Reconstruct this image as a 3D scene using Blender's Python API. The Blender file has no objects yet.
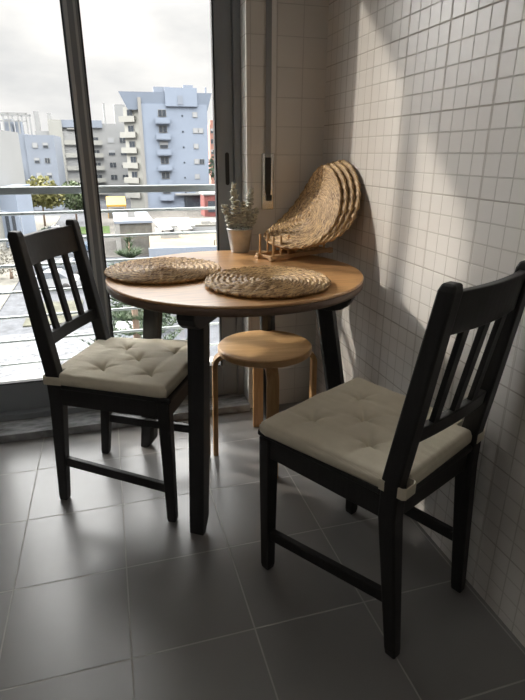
import bpy, bmesh, math, random
from mathutils import Vector, Matrix, noise
random.seed(7)
PI = math.pi
SC = bpy.context.scene
COL = SC.collection

# ------------------------------------------------------------------ camera
yaw, pitch, roll, FPX = 0.28240889, 0.36061245, 0.00275376, 520.4
f = Vector((math.sin(yaw)*math.cos(pitch), math.cos(yaw)*math.cos(pitch), -math.sin(pitch)))
r = Vector((math.cos(yaw), -math.sin(yaw), 0)); u = r.cross(f)
r2 = math.cos(roll)*r + math.sin(roll)*u; u2 = -math.sin(roll)*r + math.cos(roll)*u
cd = bpy.data.cameras.new('camera'); cam = bpy.data.objects.new('camera', cd); COL.objects.link(cam)
M = Matrix((( r2.x, u2.x, -f.x, -0.86706), (r2.y, u2.y, -f.y, -2.11135), (r2.z, u2.z, -f.z, 1.11361), (0, 0, 0, 1)))
cam.matrix_world = M
cd.sensor_fit = 'VERTICAL'; cd.sensor_height = 24.0; cd.lens = FPX/700*24.0
cd.clip_start = 0.05; cd.clip_end = 900
SC.camera = cam

# ------------------------------------------------------------------ world, sun, exposure
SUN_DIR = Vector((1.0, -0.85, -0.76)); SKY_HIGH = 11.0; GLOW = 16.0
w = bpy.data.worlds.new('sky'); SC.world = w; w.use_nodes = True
nt = w.node_tree; nt.nodes.clear()
def N(t, kind, **kw):
    n = t.nodes.new(kind)
    for k, v in kw.items(): setattr(n, k, v)
    return n
tc = N(nt, 'ShaderNodeTexCoord'); mp = N(nt, 'ShaderNodeMapping'); mp.inputs['Scale'].default_value = (2.2, 2.2, 5.5)
nz = N(nt, 'ShaderNodeTexNoise'); nz.inputs['Scale'].default_value = 1.5; nz.inputs['Detail'].default_value = 6; nz.inputs['Roughness'].default_value = .5
cr = N(nt, 'ShaderNodeValToRGB')
cr.color_ramp.elements[0].position = .38; cr.color_ramp.elements[0].color = (.74, .745, .74, 1)
cr.color_ramp.elements[1].position = .58; cr.color_ramp.elements[1].color = (1.0, .985, .95, 1)
sx = N(nt, 'ShaderNodeSeparateXYZ'); rg = N(nt, 'ShaderNodeMapRange')
rg.inputs['From Min'].default_value = -.12; rg.inputs['From Max'].default_value = .0
mx = N(nt, 'ShaderNodeMix', data_type='RGBA'); mx.inputs['A'].default_value = (.25, .26, .27, 1)
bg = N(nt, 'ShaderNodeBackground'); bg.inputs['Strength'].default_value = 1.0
wo = N(nt, 'ShaderNodeOutputWorld'); L = nt.links.new
L(tc.outputs['Generated'], mp.inputs['Vector']); L(mp.outputs[0], nz.inputs['Vector']); L(nz.outputs[0], cr.inputs[0])
L(tc.outputs['Generated'], sx.inputs[0]); L(sx.outputs['Z'], rg.inputs['Value']); L(rg.outputs[0], mx.inputs['Factor'])
# cloud deck brightens with height and towards the veiled sun
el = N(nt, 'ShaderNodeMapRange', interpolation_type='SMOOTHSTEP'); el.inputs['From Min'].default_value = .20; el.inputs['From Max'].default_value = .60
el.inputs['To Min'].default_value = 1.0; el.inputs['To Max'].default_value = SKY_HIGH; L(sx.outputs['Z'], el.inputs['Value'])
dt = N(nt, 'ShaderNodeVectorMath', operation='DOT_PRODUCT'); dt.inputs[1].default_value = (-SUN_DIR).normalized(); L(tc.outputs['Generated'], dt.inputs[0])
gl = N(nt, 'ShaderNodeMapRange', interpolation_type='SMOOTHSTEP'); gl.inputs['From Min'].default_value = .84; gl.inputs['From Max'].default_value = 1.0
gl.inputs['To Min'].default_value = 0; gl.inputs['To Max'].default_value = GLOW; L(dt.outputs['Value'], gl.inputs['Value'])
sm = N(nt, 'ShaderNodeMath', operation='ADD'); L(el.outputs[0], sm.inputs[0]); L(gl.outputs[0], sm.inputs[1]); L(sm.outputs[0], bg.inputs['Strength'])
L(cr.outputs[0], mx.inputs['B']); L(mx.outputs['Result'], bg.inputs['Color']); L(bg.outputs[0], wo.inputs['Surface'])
sd = bpy.data.lights.new('sun', 'SUN'); sd.energy = 11.5; sd.angle = math.radians(2.2); sd.color = (1, .93, .82)
so = bpy.data.objects.new('sun', sd); COL.objects.link(so); so.location = (-6, 6, 6)
so.rotation_euler = SUN_DIR.to_track_quat('-Z', 'Y').to_euler()
vs = SC.view_settings; vs.view_transform = 'Standard'; vs.look = 'None'; vs.gamma = 1; vs.use_curve_mapping = False
vs.exposure = 0.14
# soft fill lamp added out of view under the ceiling to brighten the room
ld = bpy.data.lights.new('fill_light', 'AREA'); ld.shape = 'RECTANGLE'; ld.size = .9; ld.size_y = .9; ld.energy = 5; ld.color = (1, .95, .88)
lo = bpy.data.objects.new('fill_light', ld); COL.objects.link(lo); lo.location = (-1.7, -1.8, 2.58)

# ------------------------------------------------------------------ materials
TONE = 1.0
def mat(name, col, rough=.5, metal=0, spec=.5, var=0, vscale=20, bump=0, bscale=60, bdist=.002, stretch=None, coat=0):
    col = tuple(x*TONE for x in col)
    m = bpy.data.materials.new(name); m.use_nodes = True; t = m.node_tree; b = t.nodes['Principled BSDF']
    b.inputs['Base Color'].default_value = (*col, 1); b.inputs['Roughness'].default_value = rough
    b.inputs['Metallic'].default_value = metal; b.inputs['Specular IOR Level'].default_value = spec
    b.inputs['Coat Weight'].default_value = coat
    co = N(t, 'ShaderNodeTexCoord'); mpn = N(t, 'ShaderNodeMapping'); t.links.new(co.outputs['Object'], mpn.inputs[0])
    if stretch: mpn.inputs['Scale'].default_value = stretch
    if var:
        n = N(t, 'ShaderNodeTexNoise'); n.inputs['Scale'].default_value = vscale; n.inputs['Detail'].default_value = 5
        t.links.new(mpn.outputs[0], n.inputs['Vector'])
        c = N(t, 'ShaderNodeValToRGB'); c.color_ramp.elements[0].position = .3; c.color_ramp.elements[1].position = .7
        c.color_ramp.elements[0].color = (*[x*(1-var) for x in col], 1); c.color_ramp.elements[1].color = (*[min(1, x*(1+var)) for x in col], 1)
        t.links.new(n.outputs[0], c.inputs[0]); t.links.new(c.outputs[0], b.inputs['Base Color'])
    if bump:
        n = N(t, 'ShaderNodeTexNoise'); n.inputs['Scale'].default_value = bscale; n.inputs['Detail'].default_value = 4
        t.links.new(mpn.outputs[0], n.inputs['Vector'])
        bp = N(t, 'ShaderNodeBump'); bp.inputs['Strength'].default_value = bump; bp.inputs['Distance'].default_value = bdist
        t.links.new(n.outputs[0], bp.inputs['Height']); t.links.new(bp.outputs[0], b.inputs['Normal'])
    return m

def brick(t, axis, ph, size, mortar, smooth=.25):
    g = N(t, 'ShaderNodeNewGeometry'); s = N(t, 'ShaderNodeSeparateXYZ'); t.links.new(g.outputs['Position'], s.inputs[0])
    c = N(t, 'ShaderNodeCombineXYZ'); t.links.new(s.outputs[axis[0]], c.inputs[0]); t.links.new(s.outputs[axis[1]], c.inputs[1])
    v = N(t, 'ShaderNodeVectorMath', operation='SUBTRACT'); v.inputs[1].default_value = (ph[0]-60*size[0]*2, ph[1]-60*size[1]*2, 0)
    t.links.new(c.outputs[0], v.inputs[0])
    b = N(t, 'ShaderNodeTexBrick'); b.offset = 0; b.squash = 1
    b.inputs['Scale'].default_value = 1; b.inputs['Mortar Size'].default_value = mortar; b.inputs['Mortar Smooth'].default_value = smooth
    b.inputs['Bias'].default_value = 0; b.inputs['Brick Width'].default_value = size[0]; b.inputs['Row Height'].default_value = size[1]
    t.links.new(v.outputs[0], b.inputs['Vector'])
    return b

def tile_mat(name, axis, ph, size, mortar, c1, c2, cm, rough, big=None, dist=.0015, wave=.25, grime=0, spec=.5):
    m = bpy.data.materials.new(name); m.use_nodes = True; t = m.node_tree; p = t.nodes['Principled BSDF']
    b = brick(t, axis, ph, size, mortar)
    b.inputs['Color1'].default_value = (*c1, 1); b.inputs['Color2'].default_value = (*c2, 1); b.inputs['Mortar'].default_value = (*cm, 1)
    colout = b.outputs['Color']; h = b.outputs['Fac']
    if big:
        b2 = brick(t, axis, big[0], big[1], big[2], .4)
        b2.inputs['Color1'].default_value = b2.inputs['Color2'].default_value = (1, 1, 1, 1)
        b2.inputs['Mortar'].default_value = (*big[3], 1)
        mm = N(t, 'ShaderNodeMix', data_type='RGBA', blend_type='MULTIPLY'); mm.inputs['Factor'].default_value = 1
        t.links.new(colout, mm.inputs['A']); t.links.new(b2.outputs['Color'], mm.inputs['B']); colout = mm.outputs['Result']
        ad = N(t, 'ShaderNodeMath', operation='MAXIMUM'); t.links.new(h, ad.inputs[0]); t.links.new(b2.outputs['Fac'], ad.inputs[1]); h = ad.outputs[0]
    g = N(t, 'ShaderNodeNewGeometry'); n = N(t, 'ShaderNodeTexNoise'); n.inputs['Scale'].default_value = 9 if not grime else 5; n.inputs['Detail'].default_value = 5
    t.links.new(g.outputs['Position'], n.inputs['Vector'])
    if grime:
        r_ = N(t, 'ShaderNodeMapRange'); r_.inputs['To Min'].default_value = 1-grime; r_.inputs['To Max'].default_value = 1+grime
        t.links.new(n.outputs[0], r_.inputs[0]); m2 = N(t, 'ShaderNodeVectorMath', operation='SCALE')
        t.links.new(colout, m2.inputs[0]); t.links.new(r_.outputs[0], m2.inputs['Scale']); colout = m2.outputs[0]
    t.links.new(colout, p.inputs['Base Color'])
    inv = N(t, 'ShaderNodeMath', operation='MULTIPLY_ADD'); inv.inputs[1].default_value = -1; inv.inputs[2].default_value = 1
    t.links.new(h, inv.inputs[0])
    s = N(t, 'ShaderNodeMath', operation='MULTIPLY_ADD'); s.inputs[1].default_value = wave; t.links.new(n.outputs[0], s.inputs[0]); t.links.new(inv.outputs[0], s.inputs[2])
    bp = N(t, 'ShaderNodeBump'); bp.inputs['Strength'].default_value = .6; bp.inputs['Distance'].default_value = dist
    t.links.new(s.outputs[0], bp.inputs['Height']); t.links.new(bp.outputs[0], p.inputs['Normal'])
    rr = N(t, 'ShaderNodeMapRange'); rr.inputs['To Min'].default_value = rough; rr.inputs['To Max'].default_value = .85
    t.links.new(h, rr.inputs[0]); t.links.new(rr.outputs[0], p.inputs['Roughness']); p.inputs['Specular IOR Level'].default_value = spec
    return m

def wood_mat(name, c1, c2, rough, axis_scale, bump=.1):
    m = bpy.data.materials.new(name); m.use_nodes = True; t = m.node_tree; p = t.nodes['Principled BSDF']
    co = N(t, 'ShaderNodeTexCoord'); mp = N(t, 'ShaderNodeMapping'); mp.inputs['Scale'].default_value = axis_scale
    t.links.new(co.outputs['Object'], mp.inputs[0])
    n = N(t, 'ShaderNodeTexNoise'); n.inputs['Scale'].default_value = 4; n.inputs['Detail'].default_value = 8; n.inputs['Roughness'].default_value = .6; n.inputs['Distortion'].default_value = .6
    t.links.new(mp.outputs[0], n.inputs['Vector'])
    c = N(t, 'ShaderNodeValToRGB'); c.color_ramp.elements[0].position = .35; c.color_ramp.elements[1].position = .65
    c.color_ramp.elements[0].color = (*c1, 1); c.color_ramp.elements[1].color = (*c2, 1)
    t.links.new(n.outputs[0], c.inputs[0]); t.links.new(c.outputs[0], p.inputs['Base Color'])
    p.inputs['Roughness'].default_value = rough
    bp = N(t, 'ShaderNodeBump'); bp.inputs['Strength'].default_value = bump; bp.inputs['Distance'].default_value = .0006
    t.links.new(n.outputs[0], bp.inputs['Height']); t.links.new(bp.outputs[0], p.inputs['Normal'])
    return m

def glass_mat(name, tint=(1, 1, 1), refl=.08):
    m = bpy.data.materials.new(name); m.use_nodes = True; t = m.node_tree; t.nodes.clear()
    o = N(t, 'ShaderNodeOutputMaterial'); tr = N(t, 'ShaderNodeBsdfTransparent'); tr.inputs[0].default_value = (*tint, 1)
    gl = N(t, 'ShaderNodeBsdfGlossy'); gl.inputs['Roughness'].default_value = .02; fr = N(t, 'ShaderNodeFresnel'); fr.inputs[0].default_value = 1.4
    mu = N(t, 'ShaderNodeMath', operation='MULTIPLY'); mu.inputs[1].default_value = .8
    mix = N(t, 'ShaderNodeMixShader'); t.links.new(fr.outputs[0], mu.inputs[0]); t.links.new(mu.outputs[0], mix.inputs[0])
    t.links.new(tr.outputs[0], mix.inputs[1]); t.links.new(gl.outputs[0], mix.inputs[2]); t.links.new(mix.outputs[0], o.inputs[0])
    return m

def straw_mat():
    m = bpy.data.materials.new('woven_water_hyacinth'); m.use_nodes = True; t = m.node_tree; p = t.nodes['Principled BSDF']
    uv = N(t, 'ShaderNodeUVMap'); uv.uv_map = 'braid'
    v = N(t, 'ShaderNodeTexVoronoi'); v.inputs['Scale'].default_value = 1.0; t.links.new(uv.outputs[0], v.inputs['Vector'])
    c = N(t, 'ShaderNodeValToRGB'); e = c.color_ramp.elements
    e[0].position = 0; e[0].color = (.16, .085, .035, 1); e[1].position = 1; e[1].color = (.68, .45, .21, 1)
    e2 = e.new(.45); e2.color = (.42, .265, .12, 1)
    sp = N(t, 'ShaderNodeSeparateXYZ'); t.links.new(v.outputs['Color'], sp.inputs[0]); t.links.new(sp.outputs[0], c.inputs[0])
    t.links.new(c.outputs[0], p.inputs['Base Color']); p.inputs['Roughness'].default_value = .6
    g = N(t, 'ShaderNodeTexCoord'); n = N(t, 'ShaderNodeTexNoise'); n.inputs['Scale'].default_value = 260; t.links.new(g.outputs['Object'], n.inputs['Vector'])
    bp = N(t, 'ShaderNodeBump'); bp.inputs['Strength'].default_value = .5; bp.inputs['Distance'].default_value = .0015
    t.links.new(n.outputs[0], bp.inputs['Height']); t.links.new(bp.outputs[0], p.inputs['Normal'])
    return m

def fabric_mat():
    m = bpy.data.materials.new('cushion_fabric'); m.use_nodes = True; t = m.node_tree; p = t.nodes['Principled BSDF']
    co = N(t, 'ShaderNodeTexCoord'); ws = []
    for ax in ('X', 'Y'):
        wv = N(t, 'ShaderNodeTexWave', bands_direction=ax); wv.inputs['Scale'].default_value = 150; t.links.new(co.outputs['Object'], wv.inputs['Vector']); ws.append(wv)
    a = N(t, 'ShaderNodeMath', operation='ADD'); t.links.new(ws[0].outputs[1], a.inputs[0]); t.links.new(ws[1].outputs[1], a.inputs[1])
    n = N(t, 'ShaderNodeTexNoise'); n.inputs['Scale'].default_value = 40; n.inputs['Detail'].default_value = 5; t.links.new(co.outputs['Object'], n.inputs['Vector'])
    c = N(t, 'ShaderNodeValToRGB'); c.color_ramp.elements[0].color = (.66, .60, .47, 1); c.color_ramp.elements[1].color = (.78, .72, .58, 1)
    t.links.new(n.outputs[0], c.inputs[0]); t.links.new(c.outputs[0], p.inputs['Base Color'])
    p.inputs['Roughness'].default_value = .9; p.inputs['Specular IOR Level'].default_value = .2; p.inputs['Sheen Weight'].default_value = .15
    bp = N(t, 'ShaderNodeBump'); bp.inputs['Strength'].default_value = .25; bp.inputs['Distance'].default_value = .0008
    t.links.new(a.outputs[0], bp.inputs['Height']); t.links.new(bp.outputs[0], p.inputs['Normal'])
    return m

RW1, RW2 = (.67, .64, .60), (.645, .615, .575)
m_rwall = tile_mat('mosaic_wall_tile', ('Y', 'Z'), (-.903, 1.064), (.0505, .0518), .0021, RW1, RW2, (.52, .49, .45), .3,
                   big=((-1.000, 1.0122), (.202, .2072), .0026, (.84, .82, .80)))
m_bwall = tile_mat('square_wall_tile', ('X', 'Z'), (-.097, 1.42), (.1035, .1035), .0016, RW1, RW2, (.52, .49, .46), .3, wave=.5)
m_reveal = tile_mat('reveal_tile', ('Y', 'Z'), (-.2, 1.42), (.3, .1035), .0016, (.72, .71, .68), (.72, .71, .68), (.5, .48, .46), .35)
m_floor = tile_mat('grey_floor_tile', ('X', 'Y'), (-1.212, .029), (.30, .30), .0022, (.205, .20, .195), (.225, .22, .215), (.40, .385, .37), .30, dist=.0008, wave=.12, grime=.12, spec=.85)
m_plaster = mat('white_plaster', (.74, .72, .69), .8)
m_marble = mat('grey_marble', (.30, .31, .32), .25, spec=.8, var=.5, vscale=14, stretch=(1, 2.5, 1), bump=.5, bscale=18, bdist=.004)
m_alu = mat('dark_grey_aluminium', (.25, .27, .29), .42, metal=.1, bump=.05, bscale=200)
m_alul = mat('grey_aluminium', (.50, .52, .53), .35, metal=.2)
m_rubber = mat('black_gasket', (.02, .02, .02), .6)
m_rail = mat('painted_steel_rail', (.30, .33, .33), .35, metal=.3)
m_handrail = mat('grey_green_handrail', (.13, .145, .145), .45)
m_ledge = mat('pale_ledge', (.45, .45, .43), .6, var=.1)
m_glass = glass_mat('window_glass')
m_black = wood_mat('black_brown_stain', (.0065, .0062, .0060), (.013, .0122, .0118), .48, (30, 30, 2), .25)
m_tblack = wood_mat('black_table_stain', (.010, .0105, .011), (.018, .018, .019), .45, (30, 30, 2), .2)
m_top = wood_mat('antique_pine_top', (.46, .235, .09), (.68, .385, .165), .28, (1.2, 14, 6), .15); m_top.node_tree.nodes['Principled BSDF'].inputs['Coat Weight'].default_value = .5; m_top.node_tree.nodes['Principled BSDF'].inputs['Coat Roughness'].default_value = .3
m_edge = wood_mat('dark_edge_band', (.12, .075, .05), (.19, .12, .08), .45, (3, 3, 20), .1)
m_birch = wood_mat('birch_veneer', (.62, .36, .15), (.76, .48, .23), .38, (1.5, 16, 6), .1)
m_birchleg = wood_mat('birch_bentwood', (.55, .31, .13), (.68, .42, .20), .42, (22, 22, 2), .1)
m_rack = wood_mat('pale_beech', (.50, .30, .14), (.64, .42, .22), .45, (6, 6, 6), .1)
m_straw = straw_mat(); m_fabric = fabric_mat()
m_zinc = mat('brushed_zinc', (.46, .47, .47), .4, metal=.3, var=.12, vscale=30, bump=.1, bscale=80)
m_soil = mat('dark_soil', (.04, .03, .02), .95, bump=.8, bscale=90)
m_leaf = mat('grey_green_leaf', (.46, .46, .39), .45, var=.3, vscale=60)
m_stem = mat('brown_stem', (.16, .11, .08), .8)
m_strap = mat('grey_webbing', (.27, .28, .29), .8, bump=.3, bscale=300)
m_chrome = mat('brushed_steel_plate', (.55, .53, .5), .25, metal=.9)
m_dark = mat('dark_slot', (.015, .015, .015), .5)

# ------------------------------------------------------------------ mesh helpers
class MB:
    def __init__(s): s.bm = bmesh.new()
    def box(s, lo, hi, mi=0):
        x0, y0, z0 = lo; x1, y1, z1 = hi
        v = [s.bm.verts.new(p) for p in ((x0,y0,z0),(x1,y0,z0),(x1,y1,z0),(x0,y1,z0),(x0,y0,z1),(x1,y0,z1),(x1,y1,z1),(x0,y1,z1))]
        for q in ((3,2,1,0),(4,5,6,7),(0,1,5,4),(1,2,6,5),(2,3,7,6),(3,0,4,7)):
            s.bm.faces.new([v[i] for i in q]).material_index = mi
        return s
    def hull8(s, bot, top, mi=0):            # two quads of 4 points, counter-clockwise seen from above
        v = [s.bm.verts.new(p) for p in list(bot)+list(top)]
        for q in ((3,2,1,0),(4,5,6,7),(0,1,5,4),(1,2,6,5),(2,3,7,6),(3,0,4,7)):
            s.bm.faces.new([v[i] for i in q]).material_index = mi
        return s
    def loft(s, rings, mi=0, cap=True, smooth=False):
        R = [[s.bm.verts.new(p) for p in ring] for ring in rings]; n = len(R[0])
        for a, b in zip(R, R[1:]):
            for i in range(n):
                fc = s.bm.faces.new((a[i], a[(i+1) % n], b[(i+1) % n], b[i])); fc.material_index = mi; fc.smooth = smooth
        if cap:
            s.bm.faces.new(R[0][::-1]).material_index = mi; s.bm.faces.new(R[-1]).material_index = mi
        return s
    def prism(s, poly, z0, z1, mi=0):
        return s.loft([[(x, y, z0) for x, y in poly], [(x, y, z1) for x, y in poly]], mi)
    def lathe(s, prof, n=32, c=(0, 0, 0), mi=0, smooth=True):
        rings = [[(c[0]+rr*math.cos(2*PI*i/n), c[1]+rr*math.sin(2*PI*i/n), c[2]+z) for i in range(n)] for rr, z in prof]
        return s.loft(rings, mi, True, smooth)
    def tube(s, pts, rad, n=8, mi=0, smooth=True):
        pts = [Vector(p) for p in pts]; rings = []
        rs = rad if isinstance(rad, (list, tuple)) else [rad]*len(pts)
        up = Vector((0, 0, 1)); d0 = (pts[1]-pts[0]).normalized()
        if abs(d0.dot(up)) > .95: up = Vector((1, 0, 0))
        for i, p in enumerate(pts):
            d = (pts[min(i+1, len(pts)-1)]-pts[max(i-1, 0)]).normalized()
            a = d.cross(up).normalized(); b = a.cross(d)
            rings.append([p+rs[i]*(a*math.cos(2*PI*k/n)+b*math.sin(2*PI*k/n)) for k in range(n)])
        return s.loft([x[::-1] for x in rings], mi, True, smooth)
    def build(s, name, m, parent=None, bevel=0, seg=2, smooth_angle=None):
        bmesh.ops.recalc_face_normals(s.bm, faces=s.bm.faces)
        me = bpy.data.meshes.new(name); s.bm.to_mesh(me); s.bm.free()
        for x in (m if isinstance(m, (list, tuple)) else [m]): me.materials.append(x)
        o = bpy.data.objects.new(name, me); COL.objects.link(o)
        if parent: o.parent = parent
        if bevel:
            b = o.modifiers.new('bevel', 'BEVEL'); b.width = bevel; b.segments = seg; b.limit_method = 'ANGLE'; b.angle_limit = math.radians(40)
        return o
def thing(name, label, cat, loc=(0, 0, 0), rz=0, group=None):
    o = bpy.data.objects.new(name, None); COL.objects.link(o); o.location = loc; o.rotation_euler = (0, 0, rz); o.empty_display_size = .05
    return tag(o, label, cat, group)
def tag(o, label, cat, group=None, kind=None):
    o['label'] = label; o['category'] = cat
    if group: o['group'] = group
    if kind: o['kind'] = kind
    return o
def struct(o): o['kind'] = 'structure'; return o
def copy_tree(o, parent=None):
    c = o.copy(); COL.objects.link(c); c.parent = parent
    for ch in [k for k in o.children]: copy_tree(ch, c)
    return c

# ------------------------------------------------------------------ room shell
WX0, WX1, WY = -1.50, -.32, .30           # window opening, wall thickness
H = 2.6; WT = 2.10
struct(MB().box((-3.2, -4.2, -.12), (.15, .0, 0)).build('floor', m_floor))
struct(MB().box((-3.2, -4.2, H), (.15, .30, H+.12)).build('ceiling', m_plaster))
struct(MB().box((0, -4.2, 0), (.15, .30, H)).build('wall_right', m_rwall))
struct(MB().box((-3.35, -4.2, 0), (-3.2, .30, H)).build('wall_left', m_plaster))
struct(MB().box((-3.35, -4.35, 0), (.15, -4.2, H)).build('wall_front', m_plaster))
mb = MB(); mb.box((WX1, 0, 0), (-.0, WY, H), 0); mb.box((-3.2, 0, 0), (WX0, WY, H), 0); mb.box((WX0, 0, WT), (WX1, WY, H), 0)
wb = mb.build('wall_back', [m_bwall, m_reveal]); struct(wb)
for p in wb.data.polygons:
    if abs(p.normal.x) > .9: p.material_index = 1
# marble threshold
sill = MB().box((WX0, -.028, 0), (WX1, .155, .035)).build('trim_1', m_marble, bevel=.003); struct(sill)

# window: fixed outer frame, two sliding leaves
win = bpy.data.objects.new('window_1', None); COL.objects.link(win); win.location = (0, 0, 0); win['kind'] = 'structure'
mb = MB()
mb.box((WX0, .10, .035), (WX1, .20, .062)); mb.box((WX0, .10, WT-.05), (WX1, .20, WT))
mb.box((WX0, .10, .062), (WX0+.035, .20, WT-.05)); mb.box((WX1-.03, .085, .035), (WX1, .20, WT-.05))
mb.build('window_frame', m_alu, win, bevel=.002)
def leaf(x0, x1, y0, y1, sr, sl):
    mb = MB(); zb, zt = .058, WT-.05
    mb.box((x0, y0, zb), (x0+sl, y1, zt)); mb.box((x1-sr, y0, zb), (x1, y1, zt))
    mb.box((x0+sl, y0, zb), (x1-sr, y1, .186)); mb.box((x0+sl, y0, zt-.07), (x1-sr, y1, zt))
    o = mb.build('window_sash', m_alu, win, bevel=.003)
    g = MB(); ym = (y0+y1)/2
    g.box((x0+sl, ym+.004, .186), (x1-sr, ym+.008, zt-.07)); g.build('window_pane', m_glass, o)
    s = MB(); k = .006
    for zz in (.186, zt-.07-k): s.box((x0+sl, y0+.001, zz), (x1-sr, y1-.001, zz+k))
    s.box((x0+sl, y0+.001, .186), (x0+sl+k, y1-.001, zt-.07)); s.box((x1-sr-k, y0+.001, .186), (x1-sr, y1-.001, zt-.07))
    s.build('gasket', m_rubber, o)
    return o
s1 = leaf(-.944, WX1-.03, .100, .132, .070, .046)
s2 = leaf(WX0+.03, -.906, .138, .170, .046, .05)
# pale edge strips on the meeting stiles
MB().box((-.946, .096, .06), (-.934, .101, WT-.05)).box((-.914, .096, .06), (-.906, .101, WT-.05)).build('stile_strip', m_alul, s1)
# recessed pull in the right stile
h = MB(); zc = 1.055; pr = []
for k in range(20):
    a = 2*PI*k/20; pr.append((-.378+.0085*math.cos(a), zc+(.055 if math.sin(a) > 0 else -.055)+.0085*math.sin(a)))
h.loft([[(x, .0985, z) for x, z in pr], [(x, .102, z) for x, z in pr]]).build('pull_handle', m_dark, s1)

# ------------------------------------------------------------------ shutter strap and box
t = thing('shutter_strap', 'grey roller shutter strap running down the tiled wall into a steel winder plate', 'shutter strap', (-.235, 0, .9))
MB().box((-.012, -.010, .20), (.010, -.007, 1.68)).build('strap', m_strap, t)
MB().box((-.006, -.0062, .215), (.030, 0, 1.68)).build('strap_guide', m_plaster, t, bevel=.002)
mb = MB(); mb.box((-.026, -.006, .0), (.024, 0, .215)); wp = mb.build('winder_plate', m_chrome, t, bevel=.003)
mb = MB(); pr = [(-.012, .20), (.012, .20), (.010, .055), (.004, .048), (-.006, .05), (-.012, .07)]
mb.loft([[(x, -.011, z) for x, z in pr], [(x, -.006, z) for x, z in pr]]).build('winder_slot', m_dark, wp, bevel=.001)
MB().box((-.008, -.016, .035), (.014, -.006, .058)).build('strap_grip', m_dark, wp, bevel=.002)

# ------------------------------------------------------------------ balcony railing outside the window
t = thing('balcony_railing', 'horizontal steel bar railing fixed across the outside of the window', 'railing', (-.9, .30, -.1))
y0 = 0
mb = MB(); mb.box((-1.0, -.014, 1.055), (.80, .014, 1.085)); mb.build('handrail', m_handrail, t, bevel=.005)
for z in (.875, .768, .660, .545, .434, .324, .216):
    MB().tube([(-1.0, 0, z+.1), (.80, 0, z+.108)], .0065, 8).build('rail', m_rail, t)
for x in (-.97, .77):
    MB().box((x-.012, -.012, 0.05), (x+.012, .012, 1.055)).build('post', m_rail, t)
struct(MB().box((-2.2, .20, -.35), (.4, .42, .02)).build('trim_2', m_ledge))
struct(MB().box((WX0, .20, .02), (WX1, .26, .172)).build('trim_3', m_ledge))

# ------------------------------------------------------------------ dining chairs
PY = [(0, -.208), (.40, -.168), (.47, -.170), (.905, -.236)]
def py(z):
    for (a, ya), (b, yb) in zip(PY, PY[1:]):
        if z <= b: return ya+(yb-ya)*(z-a)/(b-a)
    return PY[-1][1]
def px(z): return .150+.012*min(1, z/.4) - (.010*(z-.45)/.45 if z > .45 else 0)
def make_chair(label):
    t = thing('dining_chair', label, 'chair', group='dining chairs')
    for s in (-1, 1):
        rings = []
        for z, wd, dp in ((0, .026, .028), (.02, .029, .031), (.38, .036, .044), (.47, .036, .044), (.60, .036, .042), (.75, .035, .038), (.892, .034, .034), (.906, .028, .026)):
            cx, cy = s*px(z), py(z); a, b = wd/2, dp/2
            rings.append([(cx-a, cy-b, z), (cx+a, cy-b, z), (cx+a, cy+b, z), (cx-a, cy+b, z)])
        MB().loft(rings).build('back_post', m_black, t, bevel=.005, seg=3)
        rings = []
        for z, wd in ((0, .026), (.015, .030), (.30, .036), (.428, .038)):
            cx, cy = s*.186, .196; a = wd/2
            rings.append([(cx-a, cy-a, z), (cx+a, cy-a, z), (cx+a, cy+a, z), (cx-a, cy+a, z)])
        MB().loft(rings).build('leg', m_black, t, bevel=.004, seg=2)
        # side stretcher
        zf = .108; zr = .142
        a0, b0 = Vector((s*.186, .185, zf)), Vector((s*.154, py(.14)+.012, zr))
        q = lambda c: [(c.x-.009, c.y, c.z), (c.x+.009, c.y, c.z), (c.x+.009, c.y, c.z+.032), (c.x-.009, c.y, c.z+.032)]
        MB().loft([q(b0), q(a0)]).build('stretcher', m_black, t, bevel=.003)
        # side apron
        a0, b0 = Vector((s*.190, .185, .375)), Vector((s*.166, -.155, .375))
        q = lambda c: [(c.x-.009, c.y, c.z), (c.x+.009, c.y, c.z), (c.x+.009, c.y, c.z+.055), (c.x-.009, c.y, c.z+.055)]
        MB().loft([q(b0), q(a0)]).build('apron', m_black, t, bevel=.002)
    MB().box((-.175, .188, .37), (.175, .208, .43)).build('apron', m_black, t, bevel=.002)
    MB().box((-.150, -.178, .37), (.150, -.158, .43)).build('apron', m_black, t, bevel=.002)
    # seat board
    poly = [(-.205, .222), (-.176, -.150), (-.142, -.150), (-.142, -.190), (.142, -.190), (.142, -.150), (.176, -.150), (.205, .222)]
    MB().prism(poly, .428, .446).build('seat', m_black, t, bevel=.006, seg=3)
    # back rails, bowed slightly backwards
    def rail(name, z0, z1, th, bow):
        mb = MB(); n = 14; rings = []
        for i in range(n+1):
            k = -1+2*i/n; x = k*(px((z0+z1)/2)-.012); yo = -bow*(1-k*k)
            rings.append([(x, py(z0)-th/2+yo, z0), (x, py(z0)+th/2+yo, z0), (x, py(z1)+th/2+yo, z1), (x, py(z1)-th/2+yo, z1)])
        return mb.loft(rings, smooth=False).build(name, m_black, t, bevel=.003)
    rail('top_rail', .802, .888, .018, .014); rail('lower_rail', .560, .597, .020, .008)
    for k in (-.5, 0, .5):
        x = k*.155; mb = MB(); rings = []
        for z in (.585, .70, .81):
            yo = -(.008+.006*(z-.58)/.22)*(1-k*k*.8)
            yy = py(z)+yo; rings.append([(x-.0125, yy-.006, z), (x+.0125, yy-.006, z), (x+.0125, yy+.006, z), (x-.0125, yy+.006, z)])
        mb.loft(rings).build('slat', m_black, t, bevel=.002)
    return t
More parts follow.
